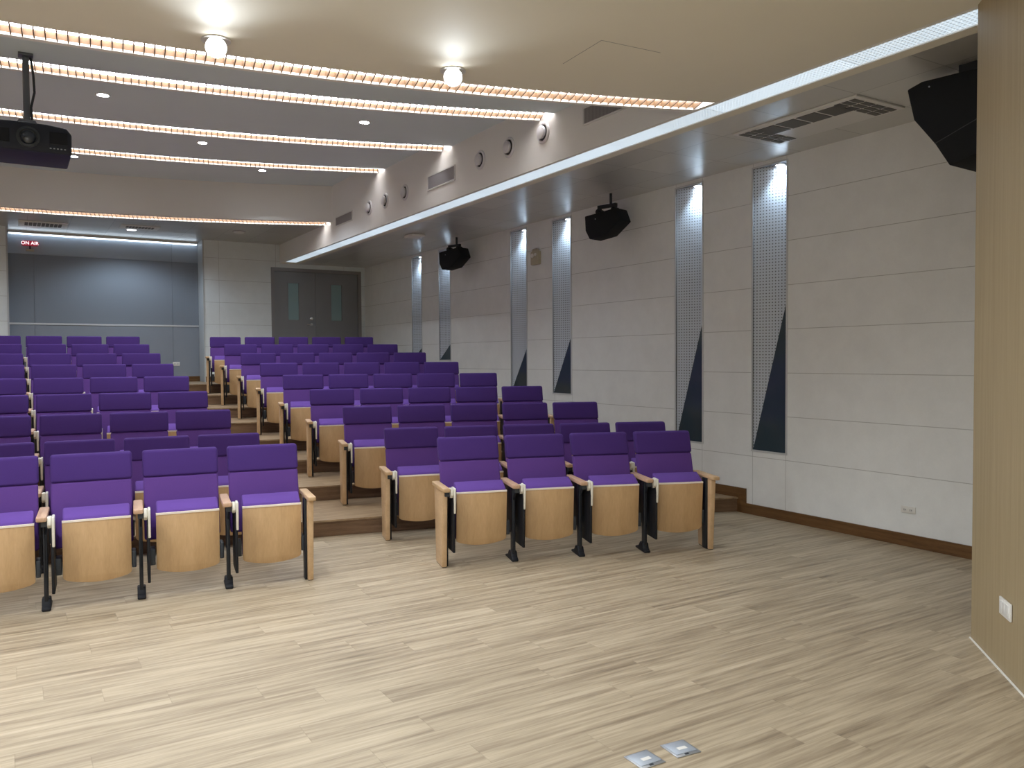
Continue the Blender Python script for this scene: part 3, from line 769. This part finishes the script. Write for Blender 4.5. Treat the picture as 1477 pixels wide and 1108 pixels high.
# ------------------------------------------------------------------ projector
t = empty('projector', (.145, 7.38, 3.94))
m = MB(); m.box(-.05, .05, -.05, .05, -.02, -.0005); m.build('ceiling_plate', M['pole'], t, bevel=.004)
m = MB(); m.tube((0, 0, -.02), (0, 0, -.535), .024, n=20); m.build('pole', M['pole'], t)
m = MB(); pts = [(.035, .01, -.02), (.05, .015, -.15), (.055, .01, -.28), (.03, .0, -.40), (.035, .0, -.52)]
for a, b in zip(pts[:-1], pts[1:]): m.tube(a, b, .009, n=8)
m.build('cable', M['dgrey'], t)
m = MB(); m.prism([(-.055, -.515), (.055, -.515), (.075, -.55), (.075, -.576), (-.075, -.576), (-.075, -.55)], 'y', -.07, .07); m.build('mount', M['pole'], t, bevel=.005)
bd = MB(); bd.prism([(-.285, -.635), (-.245, -.585), (-.11, -.575), (.12, -.575), (.255, -.590), (.29, -.635), (.287, -.790), (-.287, -.790)], 'y', -.24, .30)
bd.build('body', M['shell'], t, bevel=.014, seg=3)
m = MB(); m.lathe([(.075, -.236), (.078, -.262), (.060, -.268), (.055, -.250), (.045, -.246)], (0, 0, -.69), 'y', 32); ln = m.build('lens_ring', M['dgrey'], t)
m = MB(); m.lathe([(.052, -.247), (.04, -.256), (.02, -.262), (.001, -.264)], (0, 0, -.69), 'y', 28); m.build('lens', M['glasslens'], ln)
m = MB(); m.box(-.26, -.12, -.246, -.240, -.74, -.64); sv = m.build('side_vent', M['black2'], t); m = MB(); m.box(.14, .26, -.246, -.240, -.72, -.63); m.build('side_vent', M['black2'], t)
m = MB()
for i in range(5): m.box(.14+i*.024, .152+i*.024, -.2435, -.240, -.757, -.750)
m.build('indicator', M['alu'], t)
m = MB(); m.tube((.235, -.1, -.600), (.235, -.1, -.565), .022, n=16); m.build('adjuster_foot', M['black2'], t)
tag(t, 'large dark ceiling-hung projector on a grey pole at the top left', 'projector')

# ------------------------------------------------------------------ floor boxes
def floor_box(cx, cy, rz, s, label):
    t = empty('floor_box', (cx, cy, 0), rz)
    m = MB(); m.box(-s, s, -s, s, .0005, .004); m.build('frame', M['alu'], t, bevel=.0015)
    m = MB(); m.box(-s*.86, s*.86, -s*.72, s*.86, .004, .0065); m.build('lid', M['steel'], t, bevel=.0015)
    m = MB(); m.box(-s*.25, s*.05, -s*.90, -s*.76, .004, .0062); m.build('latch', M['dgrey'], t)
    m = MB(); m.box(-s*.30, s*.42, -s*.26, s*.10, .0065, .0069); m.build('sticker', M['white'], t)
    tag(t, label, 'floor box', 'metal floor boxes')
floor_box(2.251, 2.393, -.10, .058, 'metal floor socket box, the right one of the pair near the camera')
floor_box(2.072, 2.402, -.02, .058, 'metal floor socket box, the left one of the pair near the camera')

# ------------------------------------------------------------------ the tip-up chair
BW = .2475; PITCH = .56
def lean(v, zt=.944, k=.31, y0=0.0):
    """backs lean rearwards towards the top"""
    return Vector((v.x, v.y-(zt-v.z)*k, v.z))
def chair_proto():
    t = empty('auditorium_chair')
    # backrest (lower cushion) and headrest
    m = MB(); m.box(-BW+.004, BW-.004, 0, .055, .35, .765); m.build('backrest', M['purple'], t, bevel=.016, seg=3, xf=lambda v: lean(Vector((v.x, v.y-.004*(1-(v.x/BW)**2), v.z))), angle=50)
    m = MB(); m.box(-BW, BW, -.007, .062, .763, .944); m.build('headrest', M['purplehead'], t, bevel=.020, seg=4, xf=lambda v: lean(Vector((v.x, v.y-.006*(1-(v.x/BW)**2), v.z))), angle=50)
    m = MB(); m.box(-BW+.012, BW-.012, .054, .066, .36, .90); m.build('back_shell', M['beech'], t, bevel=.003, xf=lean)
    # folded seat, offset towards the viewer's right
    sx = .025; w = .1985
    def bottom(n=14, zc=.142, ze=.172):
        out = []
        for i in range(n+1):
            u = -1+2*i/n; out.append((sx+u*w, zc+(ze-zc)*abs(u)**2.0))
        return out
    pb = bottom(); outline = [(sx-w, .205)]+pb[1:-1]+[(sx+w, .205), (sx+w, .545), (sx-w, .545)]
    outline = [(sx-w, .190), (sx-w+.003, .180), (sx-w+.010, .173)]+[p_ for p_ in pb if abs(p_[0]-sx) < w-.025]+[(sx+w-.010, .173), (sx+w-.003, .180), (sx+w, .190), (sx+w, .545), (sx-w, .545)]
    def tilt(v): return Vector((v.x, v.y-(v.z-.35)*.07+.010*((v.x-sx)/w)**2, v.z))
    m = MB(); m.prism(outline, 'y', -.335, -.321); m.build('seat_panel', M['beech'], t, bevel=.002, seg=2, xf=tilt)
    m = MB(); m.box(sx-w, sx+w, -.337, -.319, .544, .557); m.build('panel_edge', M['edge'], t, xf=tilt)
    m = MB()
    inset = [(sx+(x-sx)*.985, .012+z*.985 if z < .5 else z+.0) for x, z in outline]
    inset = [(x, z if z < .5 else .622) for x, z in inset]
    m.prism(inset, 'y', -.320, -.205)
    def puff(v):
        v = tilt(v)
        q = min(1, max(0, (v.y+.335)/.11))
        if v.z > .50: v.z += -.060*(1-q)**1.4+.004*(1-((v.x-sx)/w)**2)
        return v
    m.build('seat_cushion', M['purple2'], t, bevel=.012, seg=3, xf=puff, angle=50)
    for qa, qb in ((-.232, -.180), (.226, .253)):
        m = MB(); m.box(qa, qb, -.31, -.20, .205, .315); m.build('hinge_bracket', M['dgrey'], t, bevel=.006)
    return t
def add_arm(t, x, kind, tablet, colour):
    """armrest with its support at local x; kind 'leg' or 'panel'"""
    m = MB(); m.prism([(-.475, -.024), (-.463, -.029), (-.06, -.029), (-.05, -.02), (-.05, .02), (-.06, .029), (-.463, .029), (-.475, .024)], 'z', .583, .612)
    m.v = [(x+v, u, z) for (u, v, z) in m.v]
    m.build('armrest', colour, t, bevel=.006, seg=2)
    if kind == 'leg':
        xx = x+.012
        m = MB(); m.box(xx-.012, xx+.012, -.335, -.270, .05, .583); m.prism([(-.335, .583), (-.08, .583), (-.10, .40), (-.14, .24), (-.27, .22), (-.335, .20)], 'x', xx-.006, xx+.006)
        m.prism([(-.44, .583), (-.33, .583), (-.33, .47)], 'x', xx-.005, xx+.005)
        lg = m.build('leg', M['black'], t, bevel=.003)
        m = MB(); m.prism([(-.372, .0005), (-.370, .020), (-.345, .034), (-.325, .075), (-.262, .075), (-.225, .034), (-.155, .018), (-.150, .0005)], 'x', xx-.026, xx+.026)
        m.build('foot', M['black2'], lg, bevel=.008, seg=2)
    else:
        m = MB()
        m.prism([(-.370, .004), (-.415, .583), (-.10, .583), (-.12, .45), (-.155, .004)], 'x', x-.019, x+.019)
        m.build('end_panel', M['beech2'], t, bevel=.003)
        s = 1 if kind == 'panel_left' else -1
        m = MB(); m.box(x+s*.019, x+s*.036, -.345, -.27, .004, .583); m.build('inner_post', M['black'], t, bevel=.002)
        m = MB(); m.box(x-.016, x+.016, -.365, -.16, .0003, .004); m.build('glide', M['black2'], t)
    if tablet:
        xb = x+.058
        m = MB(); m.prism([(-.455, .125), (-.46, .50), (-.44, .555), (-.21, .555), (-.195, .50), (-.195, .155), (-.21, .125)], 'x', xb-.009, xb+.009)
        m.build('writing_tablet', M['black2'], t, bevel=.005, seg=2)
        m = MB(); m.prism([(-.470, .610), (-.474, .560), (-.468, .50), (-.462, .42), (-.450, .42), (-.440, .50), (-.400, .53), (-.370, .60), (-.380, .612)], 'x', xb-.002, xb+.014)
        m.prism([(-.465, .612), (-.470, .56), (-.44, .535), (-.39, .55), (-.38, .605)], 'x', xb-.026, xb-.003)
        m.build('tablet_arm', M['bracket'], t, bevel=.005, seg=3)
        m = MB(); m.tube((xb-.029, -.43, .545), (xb+.012, -.43, .545), .012, n=14); m.box(x-.004, xb-.02, -.43, -.38, .545, .583); m.build('pivot', M['dgrey'], t)
protos = {}
def proto(kind):
    if kind in protos: return protos[kind], True
    t = chair_proto()
    c = M['pinkbeech'] if kind[0] == 'leg' else M['beech2']
    add_arm(t, -.28, 'leg' if kind[0] == 'leg' else 'panel_left', True, c)
    if kind[1]: add_arm(t, .28, 'panel_right', False, M['beech2'])
    protos[kind] = t; return t, False
ordn = ['nearest', 'second', 'third', 'fourth', 'fifth', 'sixth']
rown = ['front', 'second', 'third', 'fourth', 'fifth', 'sixth', 'seventh', 'eighth', 'rearmost']
def place(blk, row, i, n):
    """blk +1: right block (index from the aisle), -1: left block (index from the aisle)"""
    tier = max(0, row-1)
    y0 = 6.2409 if row == 0 else 7.315+1.0685*tier
    R = 15.3644+.269*(y0-6.2409)
    x0 = 2.8382 if blk == 1 else 1.841
    th = math.asin((x0-XC)/R)+blk*(i+.5)*PITCH/R
    X = XC+R*math.sin(th); Y = y0-R+R*math.cos(th)
    if blk == 1: kind = ('panel' if i == 0 else 'leg', i == n-1)
    else: kind = ('panel' if i == n-1 else 'leg', i == 0)
    p, used = proto(kind)
    o = copy_tree(p) if used else p
    o.location = (X, Y, tier*H1+(.002 if tier else 0)); o.rotation_euler = (0, 0, -th)
    side = 'right' if blk == 1 else 'left'
    if i == 0: lab = f'purple tip-up seat with wooden end panel, on the aisle, {rown[row]} row, {side} block'
    elif blk == 1 and i == n-1: lab = f'purple tip-up seat at the wall end of the {rown[row]} row, right block'
    else: lab = f'purple tip-up seat, {ordn[i]} from the aisle, {rown[row]} row, {side} block'
    tag(o, lab, 'chair', 'purple auditorium seats in the %s block' % side)
for row in range(9):
    for i in range(4 if row == 0 else 5): place(1, row, i, 4 if row == 0 else 5)
    for i in range(6): place(-1, row, i, 6)

# ------------------------------------------------------------------ camera and view
F = 1175.5
yaw, pit, rol = .5509, .0304, .0061
f = Vector((math.sin(yaw)*math.cos(pit), math.cos(yaw)*math.cos(pit), -math.sin(pit)))
r = Vector((math.cos(yaw), -math.sin(yaw), 0)); d = f.cross(r)
r2 = r*math.cos(rol)+d*math.sin(rol); d2 = -r*math.sin(rol)+d*math.cos(rol)
cam = bpy.data.cameras.new('camera'); cam.sensor_width = 36; cam.lens = F/1477*36; cam.clip_start = .05
co = bpy.data.objects.new('camera', cam); COL.objects.link(co)
co.matrix_world = Matrix(((r2.x, -d2.x, -f.x, 0), (r2.y, -d2.y, -f.y, 0), (r2.z, -d2.z, -f.z, 1.565), (0, 0, 0, 1)))
scene.camera = co
w = bpy.data.worlds.new('world'); scene.world = w; w.use_nodes = True
w.node_tree.nodes['Background'].inputs[0].default_value = (.5, .5, .5, 1); w.node_tree.nodes['Background'].inputs[1].default_value = .02
scene.view_settings.view_transform = 'Standard'; scene.view_settings.look = 'None'; scene.view_settings.gamma = 1
scene.view_settings.exposure = 1.06
scene.view_settings.use_curve_mapping = False
scene.cycles.use_denoising = True
scene.cycles.max_bounces = 8; scene.cycles.diffuse_bounces = 5
scene.cycles.sample_clamp_indirect = 6
